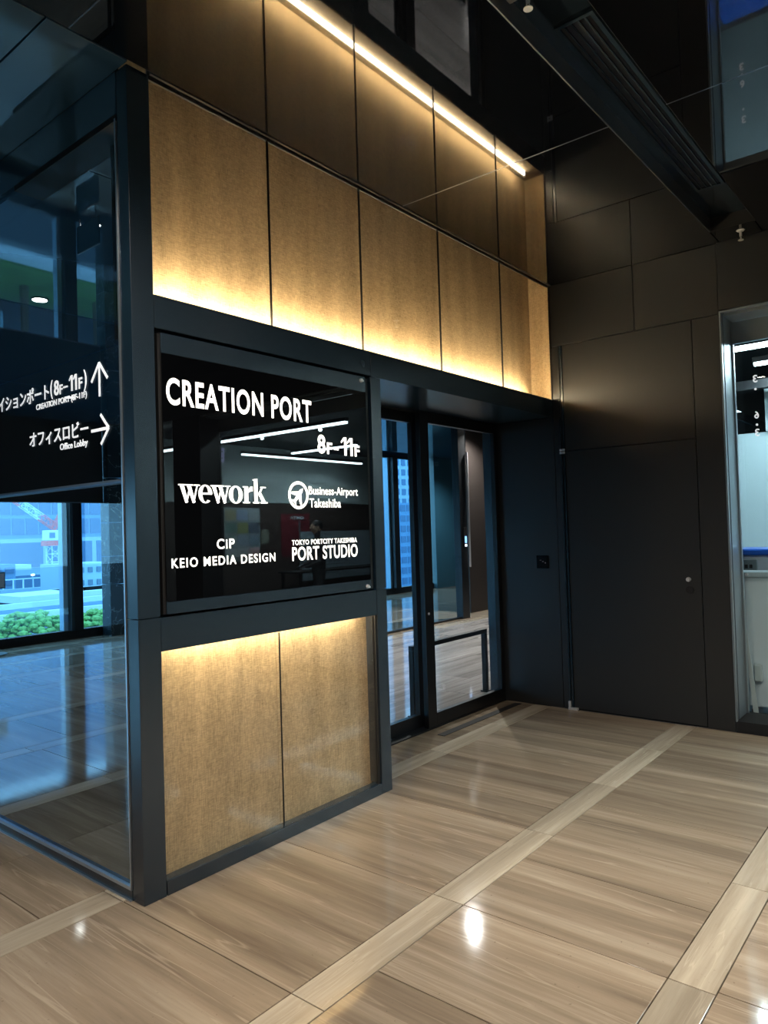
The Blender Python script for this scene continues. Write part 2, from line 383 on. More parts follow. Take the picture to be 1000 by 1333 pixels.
boxes('backing', [((.10, 1.63), (.16, .20), (1.10, 2.55)), ((.113, .122), (.02, .2), (0, 2.55)), ((.10, 1.63), (.05, .09), (2.53, 2.552)), ((.1, 4.6), (.29, .31), (2.55, 4.0))], M_black, wf)
# upper fabric, behind glass, rising past the ceiling
YF = .200
fab = [('x', .113, XF)]
sx_ = [.113, .8336, 1.5759, 2.4190, 3.2721, XF]
for a, b in zip(sx_, sx_[1:]):
    # cloth sheets behind each pane meet with hairline joints
    box('glass_panel', (a+.003, b-.003), (.001, .009), (2.7052, ZC+.02), M_glass_fab, wf)
boxes('glass_joint', [((s-.003, s+.003), (-.001, .011), (2.705, ZC-.01)) for s in sx_[1:-1]] + [((XF-.008, XF-.002), (.0, .011), (2.705, ZC-.01))], M_black, wf)
xb = [.09, .92, 1.74, 2.56, 3.40, XF+.02]
for a, b in zip(xb, xb[1:]): box('fabric_panel', (a, b), (YF, YF+.012), (2.69, 3.98), M_fabric, wf)
box('fabric_return', (XF-.004, XF+.006), (.012, YF), (2.7055, 3.98), M_fabric, wf)
box('ledge', (.113, XF-.004), (.012, YF), (2.7052, 2.7085), M_ledge, wf)
box('led_strip', (.16, XF-.17), (.106, .118), (2.709, 2.742), M_led, wf)
boxes('ceiling_reveal', [((.113, XF-.002), (-.020, -.006), (ZC-.003, ZC+.06)), ((.113, XF-.002), (.010, .022), (ZC-.012, ZC+.06))], M_trim, wf)
# lower fabric
box('fabric_panel', (.113, .874), (.088, .100), (.03, 1.164), M_fabric, wf); box('fabric_panel', (.876, 1.63), (.088, .100), (.03, 1.164), M_fabric, wf)
box('fabric_return', (1.622, 1.629), (.012, .088), (.066, 1.164), M_dull, wf)
for a, b in ((.118, .8325), (.8345, 1.600)): box('glass_panel', (a, b), (.0125, .0155), (.0665, 1.082), M_glass_fab, wf)
boxes('glass_joint', [((.8315, .8355), (.008, .016), (.0665, 1.079)), ((1.598, 1.604), (.008, .016), (.0665, 1.079))], M_black, wf)
box('led_strip', (.17, 1.50), (.018, .058), (1.155, 1.1645), M_led_low, wf)

# ================================================================== ILLUMINATED DIRECTORY SIGN
FS = ((0, -.0080, 0), (1, 0, 0), (0, 0, 1))
sg = empty('directory_sign', (.85, 0, 1.24), 'black glass directory sign with glowing white names set in the dark frame', 'sign')
box('sign_glass', (.142, 1.572), (-.008, .0), (1.305, 2.440), M_blackglass, sg, .0008)
box('top_band', (.142, 1.572), (-.008, .0), (2.441, 2.533), M_frame, sg, .0008)
box('bottom_band', (.142, 1.572), (-.008, .0), (1.249, 1.304), M_frame, sg, .0008)
box('light_box', (.128, 1.60), (.001, .159), (1.250, 2.528), M_black, sg)
for x, z in ((1.530, 2.508), (1.535, 1.266)):
    cyls('stand_off_bolt', [((x, -.0085, z), (x, -.020, z), .013, .010), ((x+.006, -.018, z-.004), (x+.006, -.024, z-.004), .005)], M_chrome, sg, 14)
T = lambda n, s, u0, u1, v0, v1, bold=.0, sp=1.0: text(n, s, FS, u0, u1, v0, v1, M_letter, sg, bold, .0006, sp)
T('title_lettering', 'CREATION PORT', .163, 1.100, 2.206, 2.333, .022, 1.12)
T('floor_numeral', '8', 1.142, 1.205, 2.043, 2.150, .03)
T('floor_letter', 'F', 1.218, 1.262, 2.043, 2.110, .03)
T('dash_lettering', '-', 1.275, 1.315, 2.070, 2.083, .03)
poly_mesh('floor_numeral', one(1.335, 1.385, 2.043, 2.150), .0006, M_letter, sg, FS); poly_mesh('floor_numeral', one(1.388, 1.438, 2.043, 2.150), .0006, M_letter, sg, FS)
T('floor_letter', 'F', 1.455, 1.500, 2.043, 2.110, .03)
T('airport_lettering', 'Business-Airport', 1.062, 1.472, 1.795, 1.856, .014, 1.05)
T('airport_lettering', 'Takeshiba', 1.066, 1.320, 1.738, 1.788, .014, 1.05)
T('media_lettering', 'CiP', .428, .536, 1.533, 1.582, .018, 1.15)
T('media_lettering', 'KEIO MEDIA DESIGN', .171, .803, 1.455, 1.500, .018, 1.22)
T('studio_lettering', 'TOKYO PORTCITY TAKESHIBA', .925, 1.452, 1.534, 1.562, .022, 1.15)
T('studio_lettering', 'PORT STUDIO', .925, 1.455, 1.449, 1.524, .018, 1.08)
# bold serif word, drawn letter by letter
def arc_ring(cx_, cy_, rx, ry, ix, iy, n=28, a0=0, a1=360):
    ps = []
    for k in range(n):
        a = math.radians(a0+(a1-a0)*k/n); b = math.radians(a0+(a1-a0)*(k+1)/n)
        ps.append([(cx_+rx*math.cos(a), cy_+ry*math.sin(a)), (cx_+rx*math.cos(b), cy_+ry*math.sin(b)), (cx_+ix*math.cos(b), cy_+iy*math.sin(b)), (cx_+ix*math.cos(a), cy_+iy*math.sin(a))])
    return ps
def serif_word():
    P_ = []; 
    def w(x):
        q = [[(0, 1), (.52, 1), (.52, .93), (0, .93)], [(.10, .95), (.38, .95), (.66, .02), (.47, -.02)], [(.47, -.02), (.57, -.02), (.80, .62), (.74, .82)],
             [(.50, 1), (1.02, 1), (1.02, .93), (.50, .93)], [(.58, .95), (.86, .95), (1.16, .02), (.97, -.02)], [(.97, -.02), (1.07, -.02), (1.36, .95), (1.26, .95)], [(1.08, 1), (1.50, 1), (1.50, .93), (1.08, .93)]]
        P_.extend([[(x+a, b) for a, b in p] for p in q])
    def e(x):
        P_.extend(arc_ring(x+.50, .49, .50, .52, .22, .44, 26, 5, 312)); P_.append([(x+.2, .56), (x+.98, .56), (x+.98, .46), (x+.2, .46)])
    def o(x): P_.extend(arc_ring(x+.54, .49, .54, .52, .23, .44, 30))
    w(0); e(1.38); w(2.26); o(3.62)
    x = 4.72   # r
    P_.extend([[(x, 1), (x+.42, 1), (x+.42, .92), (x, .92)], [(x+.12, .95), (x+.42, .95), (x+.42, .04), (x+.12, .04)], [(x, .08), (x+.56, .08), (x+.56, 0), (x, 0)], [(x+.42, .78), (x+.62, 1.0), (x+.80, 1.0), (x+.80, .72), (x+.62, .70), (x+.42, .62)]])
    x = 5.52   # k
    P_.extend([[(x, 1.42), (x+.40, 1.48), (x+.40, .04), (x+.12, .04), (x+.12, 1.36), (x, 1.36)], [(x, .08), (x+.52, .08), (x+.52, 0), (x, 0)],
               [(x+.40, .52), (x+.70, .94), (x+.84, .94), (x+.52, .46)], [(x+.62, 1), (x+1.10, 1), (x+1.10, .93), (x+.62, .93)],
               [(x+.42, .60), (x+.66, .66), (x+1.08, .06), (x+.78, .02)], [(x+.62, .08), (x+1.22, .08), (x+1.22, 0), (x+.62, 0)]])
    return P_
sw = serif_word(); k = (.760-.216)/6.74
poly_mesh('serif_lettering', [[(.216+a*k, 1.757+b*k*1.06) for a, b in p] for p in sw], .0006, M_letter, sg, FS)
# round emblem with aircraft
cx0, cz0 = .983, 1.804
poly_mesh('round_emblem', [[(cx0+a, cz0+b) for a, b in p] for p in arc_ring(0, 0, .076, .076, .060, .060, 40)], .0006, M_letter, sg, FS)
def rotp(ps, a, s): 
    c, s_ = math.cos(a), math.sin(a); return [(cx0+(x*c-y*s_)*s, cz0+(x*s_+y*c)*s) for x, y in ps]
plane = [[(-.16, -1), (.16, -1), (.22, .6), (.0, 1.0), (-.22, .6)], [(-.2, .35), (-.95, -.35), (-.95, -.62), (-.2, -.25)], [(.2, .35), (.2, -.25), (.95, -.62), (.95, -.35)], [(-.1, -.7), (-.5, -1.05), (-.1, -1.0)], [(.1, -.7), (.1, -1.0), (.5, -1.05)]]
poly_mesh('aircraft_emblem', [rotp(p, math.radians(-42), .052) for p in plane], .0006, M_letter, sg, FS)

# ================================================================== WAYFINDING LETTERS ON THE LEFT GLASS
FL = ((.0018, 0, 0), (0, -1, 0), (0, 0, 1))     # u = -y
ws = empty('wayfinding_lettering', (-.001, .8, 2.03), 'softly lit white wayfinding words and two arrows on the left glass partition', 'sign')
L_ = lambda n, s, ya, yb, z0, z1, b=.01, sp=1: text(n, s, FL, -ya, -yb, z0, z1, M_white, ws, b, .002, sp)
L_('japanese_lettering', 'クリエイションポート', 1.60, .768, 2.318, 2.400, .012)
L_('floor_lettering', '(', .750, .727, 2.312, 2.408, .01)
L_('floor_lettering', '8', .712, .664, 2.325, 2.400, .02)
L_('floor_lettering', 'F', .656, .626, 2.325, 2.372, .02)
L_('floor_lettering', '-', .618, .576, 2.350, 2.358, .02)
poly_mesh('floor_numeral', one(-.562, -.527, 2.325, 2.402), .002, M_white, ws, FL); poly_mesh('floor_numeral', one(-.522, -.487, 2.325, 2.402), .002, M_white, ws, FL)
L_('floor_lettering', 'F', .470, .436, 2.325, 2.378, .02)
L_('floor_lettering', ')', .422, .396, 2.308, 2.410, .01)
L_('english_lettering', 'CREATION PORT (8F-11F)', .905, .396, 2.268, 2.306, .015)
L_('japanese_lettering', 'オフィスロビー', .985, .390, 2.088, 2.168, .012)
L_('english_lettering', 'Office Lobby', .663, .396, 2.036, 2.078, .015)
def bar2(p, q, t):
    d = Vector(q)-Vector(p); n = Vector((-d.y, d.x)).normalized()*t/2; p = Vector(p); q = Vector(q)
    return [tuple(p+n), tuple(p-n), tuple(q-n), tuple(q+n)]
t_ = .014
poly_mesh('up_arrow', [bar2((-.281, 2.262), (-.281, 2.405), t_), bar2((-.281, 2.420), (-.352, 2.338), t_), bar2((-.281, 2.420), (-.210, 2.338), t_)], .002, M_white, ws, FL)
poly_mesh('right_arrow', [bar2((-.362, 2.108), (-.222, 2.108), t_), bar2((-.208, 2.108), (-.278, 2.178), t_), bar2((-.208, 2.108), (-.278, 2.038), t_)], .002, M_white, ws, FL)

# ================================================================== SLIDING DOOR
d2 = empty('door_2', (2.95, .62, 0)); tag(d2, 'sliding glass doors with black frames under the portal', None, None, 'structure')
def leaf(name, x0, x1, y, st0, st1, z1=2.545):
    f = boxes(name, [((x0, x0+st0), (y, y+.045), (.012, z1)), ((x1-st1, x1), (y, y+.045), (.012, z1)), ((x0+st0, x1-st1), (y, y+.045), (.012, .115)), ((x0+st0, x1-st1), (y, y+.045), (2.462, z1))], M_frame_dark, d2, .001)
    g = box('glass_pane', (x0+st0-.004, x1-st1+.004), (y+.018, y+.026), (.112, 2.466), M_glass, f)
    return f
leaf('door_leaf', 1.73, 3.03, .655, .12, .12)
leaf('door_leaf', 2.915, 4.128, .575, .115, .06)
cyls('door_bolt', [((2.955, .574, .92), (2.955, .568, .92), .010)], M_chrome, d2, 14)
box('door_track', (1.73, XF-.004), (.602, .745), (2.5455, 2.62), M_black, d2)
box('threshold', (1.73, XF-.006), (.570, .705), (.0005, .010), M_frame_dark, d2, .001)
box('floor_guide', (2.85, XF-.06), (.385, .450), (.0003, .004), mat('bronze_strip', (.010, .009, .008), .8), d2)

# ---- wall_back : window wall at y = YW
wb = box('wall_back', (-9, 14.2), (YW-.02, YW+.12), (-.11, .14), M_black); tag(wb, 'window wall above a black sill far behind the glass', None, None, 'structure')
box('wall_side', (14.2, 16), (8.4, 8.6), (0, ZC), mat('teal_wall', (.05, .16, .22), .5), wb)
box('wall_side', (-9, 14), (YW, YW+.12), (3.42, ZC+.05), M_dull, wb)
win = empty('window_1', (3, YW+.05, .14)); tag(win, 'tall tinted windows of the far side', None, None, 'structure')
mx = [-9.0, -7.02, -4.22, -1.42, 1.38, 4.18, 6.98, 9.78, 12.58, 14.1]
for a in mx[1:-1]:
    mm = box('mullion', (a-.10, a+.10), (YW-.10, YW+.10), (.14, 3.42), M_frame_dark, win, .003)
    box('outer_fin', (a-.17, a-.101), (YW+.02, YW+.16), (.14, 3.42), mat('blue_grey_fin', (.35, .50, .62), .35, .3) if a == mx[1] else bpy.data.materials['blue_grey_fin'], win, .003)
for a, b in zip(mx, mx[1:]): box('glass_pane', (a+.10, b-.10), (YW+.04, YW+.05), (.14, 3.42), M_glass_win, win)
bl = box('roller_blind', (-8.9, 4.62), (8.36, 8.368), (2.20, ZC-.01), M_blind); tag(bl, 'dark roller blind lowered over the upper half of the left windows', 'blind')
box('bottom_bar', (-8.9, 4.62), (8.352, 8.376), (2.188, 2.205), M_trim, bl)
# marble pillar
pl = empty('marble_pillar', (4.74, 8.34, 0), 'dark veined marble pillar at the right end of the left windows', 'pillar')
M_marble = mat('green_black_marble', (.03, .05, .06), .3)
def marble_nodes(m):
    L = m.node_tree.links; b = m.node_tree.nodes['Principled BSDF']
    ge = N(m, 'ShaderNodeNewGeometry'); n = N(m, 'ShaderNodeTexNoise'); n.inputs['Scale'].default_value = 3.5; n.inputs['Detail'].default_value = 8; n.inputs['Distortion'].default_value = 1.2
    L.new(ge.outputs['Position'], n.inputs['Vector'])
    s = N(m, 'ShaderNodeMath', operation='SUBTRACT'); s.inputs[1].default_value = .5; L.new(n.outputs['Fac'], s.inputs[0])
    a = N(m, 'ShaderNodeMath', operation='ABSOLUTE'); L.new(s.outputs[0], a.inputs[0])
    cr = N(m, 'ShaderNodeValToRGB'); cr.color_ramp.elements[0].color = (.30, .40, .44, 1); cr.color_ramp.elements[1].position = .012; cr.color_ramp.elements[1].color = (.022, .040, .052, 1)
    L.new(a.outputs[0], cr.inputs[0]); L.new(cr.outputs[0], b.inputs['Base Color'])
marble_nodes(M_marble)
for z0, z1 in ((.0, .84), (.85, 1.30), (1.31, 1.86), (1.87, 2.6), (2.61, ZI-.01)):
    box('marble_slab', (4.625, 4.875), (8.20, 8.46), (z0, z1), M_marble, pl, .002)
lv = empty('louvre_screen', (5.0, 8.44, 0), 'pale horizontal louvre screen right behind the marble pillar', 'screen')
for k in range(26): box('slat', (4.90, 5.25), (8.40, 8.43), (.15+k*.08, .19+k*.08), bpy.data.materials['blue_grey_fin'], lv)

# ---- other walls that close the space
wk = box('wall_rear', (-9, 16), (-11.1, -11), (0, ZC+.3), M_dull); tag(wk, kind='structure')
wk2 = box('wall_side', (-9.1, -9), (-11, 8.6), (0, ZC+.3), M_dull); tag(wk2, kind='structure')
wk3 = box('wall_east', (16, 16.1), (-11, 8.6), (0, ZC+.3), M_dull); tag(wk3, kind='structure')
wi = empty('wall_inner', (7, 4.3, 0)); tag(wi, 'inner glass wall and dark wall behind the sliding doors', None, None, 'structure')
box('base_rail', (4.4, 9.0), (4.24, 4.30), (.0005, .03), M_black, wi)
box('glass_pane', (4.4, 9.0), (4.265, 4.275), (.03, ZI-.001), M_glass_part, wi)
box('end_post', (9.0, 9.22), (4.20, 4.34), (.0005, ZI-.001), M_frame_dark, wi, .003)
box('handle_bar', (9.23, 9.25), (4.16, 4.19), (.9, 2.95), M_chrome, wi)
box('dark_wall', (9.8, 15.9), (4.55, 4.75), (.0005, ZI-.001), mat('brown_dark_wall', (.020, .015, .013), .5), wi)
rd = box('card_reader', (9.08, 9.16), (4.175, 4.199), (1.25, 1.60), M_black, None, .003); tag(rd, 'small lit access reader on the post behind the sliding doors', 'access reader')
box('blue_screen', (9.09, 9.15), (4.172, 4.175), (1.33, 1.45), mat('blue_screen', (.1, .3, .9), .4, emit=(.25, .5, 1), es=1.5), rd)
box('white_light', (9.09, 9.15), (4.172, 4.175), (1.27, 1.31), mat('white_light', (1, 1, 1), .4, emit=(.9, .95, 1), es=2), rd)

# ================================================================== THINGS IN THE HALL
# access panel by the sliding door
ap = empty('access_panel', (XF, .15, 1.275), 'square black access panel on the dark wall beside the sliding door', 'access panel')
pt = box('plate', (XF-.012, XF-.001), (.092, .210), (1.217, 1.333), mat('black_gloss_plate', (.004, .004, .005), .12), ap, .003)
boxes('icon', [((XF-.0135, XF-.012), (.140, .152), (1.275, 1.283)), ((XF-.0135, XF-.012), (.162, .176), (1.288, 1.293)), ((XF-.0135, XF-.012), (.118, .128), (1.262, 1.272))], mat('red_grey_icon', (.30, .22, .22), .5), pt)
# guard rails inside
gr = empty('guard_rail', (3.8, .92, 0), 'low black guard rail standing just inside the sliding glass doors', 'rail')
bm = bmesh.new()
for x in (3.155, 4.325): box('post', (x, x+.045), (.90, .945), (.012, .565), M_frame_dark, gr, .002)
box('top_bar', (3.155, 4.37), (.90, .945), (.567, .605), M_frame_dark, gr, .002)
for x in (3.14, 4.31): box('foot_plate', (x, x+.075), (.885, .960), (.0005, .012), M_frame_dark, gr)
# air diffuser in the channel
ad = empty('air_diffuser', (2.25, -1.57, ZC+.0995), 'long slotted dark air diffuser in the ceiling channel', 'air vent')
boxes('diffuser_frame', [((1.20, 3.32), (-1.665, -1.645), (ZC+.088, ZC+.0995)), ((1.20, 3.32), (-1.505, -1.485), (ZC+.088, ZC+.0995)), ((1.20, 1.22), (-1.645, -1.505), (ZC+.088, ZC+.0995)), ((3.30, 3.32), (-1.645, -1.505), (ZC+.088, ZC+.0995))], M_frame, ad)
sbk = box('slot_back', (1.22, 3.30), (-1.645, -1.505), (ZC+.0975, ZC+.0995), M_black, ad)
for k in range(4): box('slot_blade', (1.22, 3.30), (-1.625+k*.032, -1.619+k*.032), (ZC+.088, ZC+.0974), M_frame, sbk)
def sprinkler(x, y, z, lab, g='ceiling sprinklers'):
    t = empty('sprinkler', (x, y, z), lab, 'sprinkler', g)
    cyls('ceiling_rose', [((x, y, z-.0005), (x, y, z-.008), .030, .022)], M_chrome, t, 18)
    cyls('stem', [((x, y, z-.008), (x, y, z-.045), .009), ((x-.012, y, z-.045), (x-.012, y, z-.07), .003), ((x+.012, y, z-.045), (x+.012, y, z-.07), .003)], M_chrome, t, 10)
    cyls('deflector', [((x, y, z-.070), (x, y, z-.074), .020)], M_chrome, t, 16)
sprinkler(3.99, -1.60, ZC, 'small chrome sprinkler on the ceiling at the far end of the channel')
sprinkler(.93, -1.50, ZC+.10, 'small chrome sprinkler in the ceiling channel near the grey lamp cover')
# downlights: (x, y, z, label, power)
def downlight(x, y, z, lab, power, color=(1, .90, .76), size=95, r=.055, grp='recessed downlights', sh=-.03, glow=None):
    t = empty('downlight', (x, y, z), lab, 'ceiling light', grp)
    bm = bmesh.new(); seg = 28
    vs = []
    for rr, zz in ((r+.012, 0), (r+.012, -.006), (r, -.006), (r-.003, .02)):
        vs.append([bm.verts.new((rr*math.cos(2*math.pi*k/seg), rr*math.sin(2*math.pi*k/seg), zz)) for k in range(seg)])
    for a, b in zip(vs, vs[1:]):
        for k in range(seg): bm.faces.new((a[k], a[(k+1) % seg], b[(k+1) % seg], b[k]))
    link('trim_ring', mesh_from(bm, 'trim_ring'), M_frame_dark, t)
    cyls('lens', [((x, y, z-.001), (x, y, z-.005), r-.002)], glow or M_lamp, t, 24)
    s = spot((0, 0, sh), power, color, size, .8, .04, 'lamp', t)
    return t
downlight(6.10, 2.30, ZI, 'round ceiling downlight inside beyond the sliding doors, nearest the doors', 430, (1, .97, .93), size=140)
downlight(9.70, 4.05, ZI, 'round ceiling downlight in front of the inner post, seen through the right door', 420, (1, .97, .93), size=140)
downlight(3.08, 6.45, ZI, 'round ceiling downlight near the windows at the back left', 20)
downlight(13.6, 7.2, ZI, 'added ceiling downlight that brightens the teal wall far behind the doors', 160, (.85, .95, 1), size=140)  # added lamp without a known fixture, lifts the teal wall out of black
downlight(.944, 2.80, ZI, 'bright round ceiling downlight seen through the left glass above the words', 6)
downlight(.513, 1.20, ZI, 'small ceiling downlight beside the little hanging plate', 2, r=.035)
for i, (x, y, p) in enumerate(((-.75, -1.25, 95), (-.75, -2.95, 95), (-3.0, -1.25, 60), (-3.0, -2.95, 60), (1.1, -3.3, 120), (3.0, -3.3, 120), (-1.0, -5.2, 50), (1.6, -5.6, 60), (.42, -2.05, 125), (-1.3, -.45, 60))):  # last two lamps are added out of view to brighten floor and left lettering
    lab = ('nearest the corner post', 'right of the viewer, second from the post', 'by the left glass, further out', 'at the far left of the viewer', 'right behind the end of the air channel', 'in front of the right window', 'behind the viewer on the left', 'behind the viewer on the right', 'added out of view to brighten the floor before the lower fabric', 'added out of view beside the left glass to brighten its lettering')[i]
    downlight(x, y, ZC, 'recessed hall downlight ' + lab, p, (1, .89, .76), 150 if i in (0, 8, 9) else 110)
# small plate hanging from the inner ceiling
hs = empty('hanging_plate', (.42, 1.10, ZI), 'small dark plate hanging from the ceiling behind the left glass', 'sign')
box('plate', (.418, .424), (.985, 1.235), (3.30, 3.46), M_frame, hs, .001)
box('edge_strip', (.417, .425), (.985, 1.235), (3.296, 3.2995), M_trim, hs)
for y in (1.02, 1.20): cyls('hanger', [((.421, y, 3.461), (.421, y, 3.4995), .003)], M_trim, hs, 8)
# tilted notice stand by the window
st = empty('notice_stand', (2.85, 8.0, 0), 'pale framed notice stand by the far left window', 'notice stand')
nf = box('notice_frame', (2.50, 2.87), (7.98, 8.0), (.93, 1.17), M_black, st, .004)
box('notice_sheet', (2.52, 2.85), (7.975, 7.98), (.95, 1.15), mat('warm_paper', (.55, .42, .36), .6), nf)
cyls('pole', [((2.68, 8.01, .012), (2.68, 8.01, 1.0), .014)], M_frame_dark, st, 12)
cyls('foot', [((2.68, 8.01, .0005), (2.68, 8.01, .014), .20)], M_frame_dark, st, 28)

# ================================================================== GLAZED ROOM ON THE RIGHT
w2 = empty('window_2', (XF+.2, -2.5, 0)); tag(w2, 'tall glazed opening in the far wall', None, None, 'structure')
M_jamb = mat('brushed_steel', (.30, .36, .40), .35, .7)
boxes('frame', [((XF-.004, XF+.035), (-1.405, -1.393), (.08, 3.19)), ((XF+.075, XF+.29), (-1.402, -1.394), (.08, 3.19)), ((XF+.295, XF+.33), (-1.415, -1.394), (.08, 3.19)),
    ((XF-.004, XF+.035), (-5.055, -1.405), (3.178, 3.19)), ((XF+.075, XF+.33), (-5.055, -1.41), (3.165, 3.195)), ((XF+.29, XF+.33), (-5.055, -1.41), (2.99, 3.16))], M_jamb, w2, .001)
box('sill', (XF-.002, XF+.34), (-5.055, -1.393), (0.0005, .085), M_black, w2, .001)
box('sill', (XF-.002, XF+.34), (-11, -5.665), (0.0005, .085), M_black, w2, .001)
box('glass_pane', (XF+.300, XF+.308), (-5.055, -1.416), (.085, 2.99), M_glass, w2)
box('glass_pane', (XF+.300, XF+.308), (-10.9, -5.665), (.085, 3.19), M_glass, w2)
FR = ((XF+.299, 0, 0), (0, 1, 0), (0, 0, 1))   # read from inside: mirrored from the hall
hn = empty('height_numerals', (XF+.299, -1.62, 2.25), 'small white numerals seen mirrored on the upper glass of the right window', 'sign')
for s, z in (('3', 2.662), ('6', 2.380), ('3', 2.242)): text('numeral', s, FR, -1.578, -1.546, z, z+.058, M_white, hn, .02, .001)
for z in (2.600, 2.322): cyls('dot', [((XF+.298, -1.562, z+.01), (XF+.2985, -1.562, z+.01), .009)], M_white, hn, 14)
# room walls
rw = box('wall_room_back', (XF+.3, 15.9), (-10.1, -10), (2.32, 3.61), mat('grey_green_wall', (.50, .60, .62), .6)); tag(rw, 'grey upper wall of the bright room, seen in the sign glass', None, None, 'structure')
box('lower_wall', (XF+.3, 15.9), (-10.12, -9.98), (0, 2.30), mat('dark_brown_wall', (.045, .032, .028), .6), rw)
rp = box('wall_room_side', (7.5, 7.58), (-2.7, .4), (0, 2.60), mat('pale_blue_wall', (.46, .60, .66), .6)); tag(rp, 'pale blue partition in the room beyond the right window', None, None, 'structure')
box('upper_panel', (7.45, 7.58), (-2.7, -1.02), (2.605, 3.12), bpy.data.materials['pale_blue_wall'], rp)
boxes('dark_beam', [((7.1, 7.2), (-2.7, .4), (3.05, 3.15))], M_dull, rp)
def tube(name, x, y, z, lab, power=30):
    t = empty(name, ((x[0]+x[1])/2, (y[0]+y[1])/2, z+.04), lab, 'ceiling light', 'linear pendant lights of the bright room')
    box('housing', (x[0]-.012, x[1]+.012), (y[0]-.012, y[1]+.012), (z+.012, z+.07), M_frame_dark, t)
    box('diffuser', x, y, (z-.02, z+.0115), M_tube, t)
    for q in ((.15, .5, .85) if power else ()):
        spot((x[0]*(1-q)+x[1]*q - t.location.x, y[0]*(1-q)+y[1]*q - t.location.y, z-.05-t.location.z), power, (.74, .95, 1), 168, .5, .03, 'lamp', t)
    for q in (.2, .8):
        hx, hy = x[0]*(1-q)+x[1]*q, y[0]*(1-q)+y[1]*q
        cyls('hanger', [((hx, hy, z+.0705), (hx, hy, 3.619), .004)], M_trim, t, 6)
tube('linear_light', (6.43, 6.50), (-8.42, -4.57), 3.27, 'long cool linear light, the upper bright line mirrored in the sign glass', 75)
tube('linear_light', (6.43, 6.50), (-9.75, -8.75), 3.27, 'short cool linear light mirrored at the left edge of the sign glass', 0)
tube('linear_light', (8.97, 9.04), (-8.42, -6.60), 3.30, 'cool linear light mirrored behind the floor numbers of the sign', 75)
tube('linear_light', (8.26, 12.1), (-9.20, -9.13), 3.30, 'cool linear light parallel to the grey wall, the lower line in the sign glass', 75)
tube('linear_light', (5.92, 6.00), (-2.6, -.8), 3.28, 'cool linear light at the top of the right window', 16)
tube('linear_light', (6.85, 6.90), (-2.6, -1.05), 3.28, 'second dimmer linear light behind the first in the right window', 14)
tube('linear_light', (4.75, 4.82), (-4.6, -2.9), 3.28, 'added cool linear light behind the right glazing, out of view, brightening the white board', 45)  # added out of view so the hall side of the white board gets light
# pale cart board, storage bin, leaning sheets
M_pw = mat('white_board', (.70, .84, .92), .35)
wbd = empty('white_board', (4.62, -1.8, 0), 'tall white board standing just behind the right window', 'board')
box('panel', (4.64, 4.665), (-2.6, -1.362), (.09, 1.165), M_pw, wbd, .008)
box('top_rim', (4.615, 4.69), (-2.6, -1.350), (1.125, 1.185), mat('pale_rim', (.42, .52, .58), .3), wbd, .012)
for y in (-1.45, -2.55): box('foot', (4.55, 4.75), (y, y+.04), (.0005, .089), M_trim, wbd)
cyls('corner_bolt', [((4.614, -1.40, 1.155), (4.606, -1.40, 1.155), .012)], M_chrome, wbd, 12)
sb = empty('storage_bin', (4.95, -1.6, 0), 'pale storage bin with a bright blue lid behind the white board', 'bin')
box('bin_body', (4.80, 5.25), (-2.15, -1.262), (.70, 1.300), mat('clear_plastic_bin', (.50, .58, .66), .25), sb, .02)
box('lid', (4.78, 5.27), (-2.17, -1.250), (1.302, 1.352), mat('blue_plastic', (.015, .12, .62), .3), sb, .012)
lp = box('label_plate', (4.775, 4.799), (-1.445, -1.312), (1.14, 1.265), mat('grey_plate', (.16, .21, .23), .4), sb, .004)
boxes('socket', [((4.772, 4.775), (-1.375, -1.352), (1.195, 1.225)), ((4.772, 4.775), (-1.410, -1.387), (1.195, 1.225))], M_black, lp)
box('bin_stand', (4.82, 5.23), (-2.12, -1.29), (.0005, .70), M_pw, sb, .005)
lean = empty('leaning_sheet', (4.52, -1.45, .0), 'thin translucent sheet leaning at the left edge of the white board', 'sheet')
sh = poly_mesh('sheet', [[(-1.355, .95), (-1.375, .95), (-1.470, .005), (-1.43, .005)]], .006, mat('pale_sheet', (.62, .72, .74), .3), lean, ((4.535, 0, 0), (0, 1, 0), (0, 0, 1)))
pk = box('pocket_box', (4.59, 4.635), (-1.485, -1.425), (.30, .44), mat('pale_pocket', (.50, .60, .62), .4), None, .01); tag(pk, 'small pale pocket fixed low on the white board', 'pocket')
# things of the far room that show in the sign glass
pb = empty('poster_board', (8.9, -9.9, 0), 'board covered with coloured posters, mirrored below the word with serifs', 'poster board')
box('board', (8.36, 9.38), (-9.975, -9.95), (1.0, 2.20), mat('grey_board', (.26, .32, .34), .6), pb)
pc = [(.30, .29, .18), (.30, .40, .60), (.35, .42, .44), (.14, .25, .24), (.28, .32, .14), (.10, .14, .20), (.34, .40, .42), (.28, .36, .46), (.18, .26, .34), (.45, .50, .52), (.42, .46, .48), (.55, .35, .38)]
for r in range(4):
    for c in range(3):
        x0 = 8.39+c*.33; z0 = 1.92-r*.29
        mm = mat('poster_%s' % 'abcdefghijkl'[r*3+c], pc[r*3+c], .6)
        box('poster', (x0, x0+.30), (-9.949, -9.944), (z0, z0+.24), mm, pb)
ns = box('notice_sheet', (9.42, 9.66), (-9.978, -9.970), (1.38, 1.70), mat('olive_paper', (.22, .24, .20), .6)); tag(ns, 'single olive notice beside the mirrored poster board', 'notice')
rdp = box('red_poster', (10.06, 11.0), (-9.978, -9.966), (1.05, 2.06), mat('red_print', (.16, .02, .03), .5)); tag(rdp, 'dark red poster mirrored left of the round emblem text', 'poster')
text('poster_lettering', 'OMTA', ((0, -9.965, 0), (-1, 0, 0), (0, 0, 1)), -10.80, -10.35, 1.93, 2.0, M_pw, rdp, .01, .002)
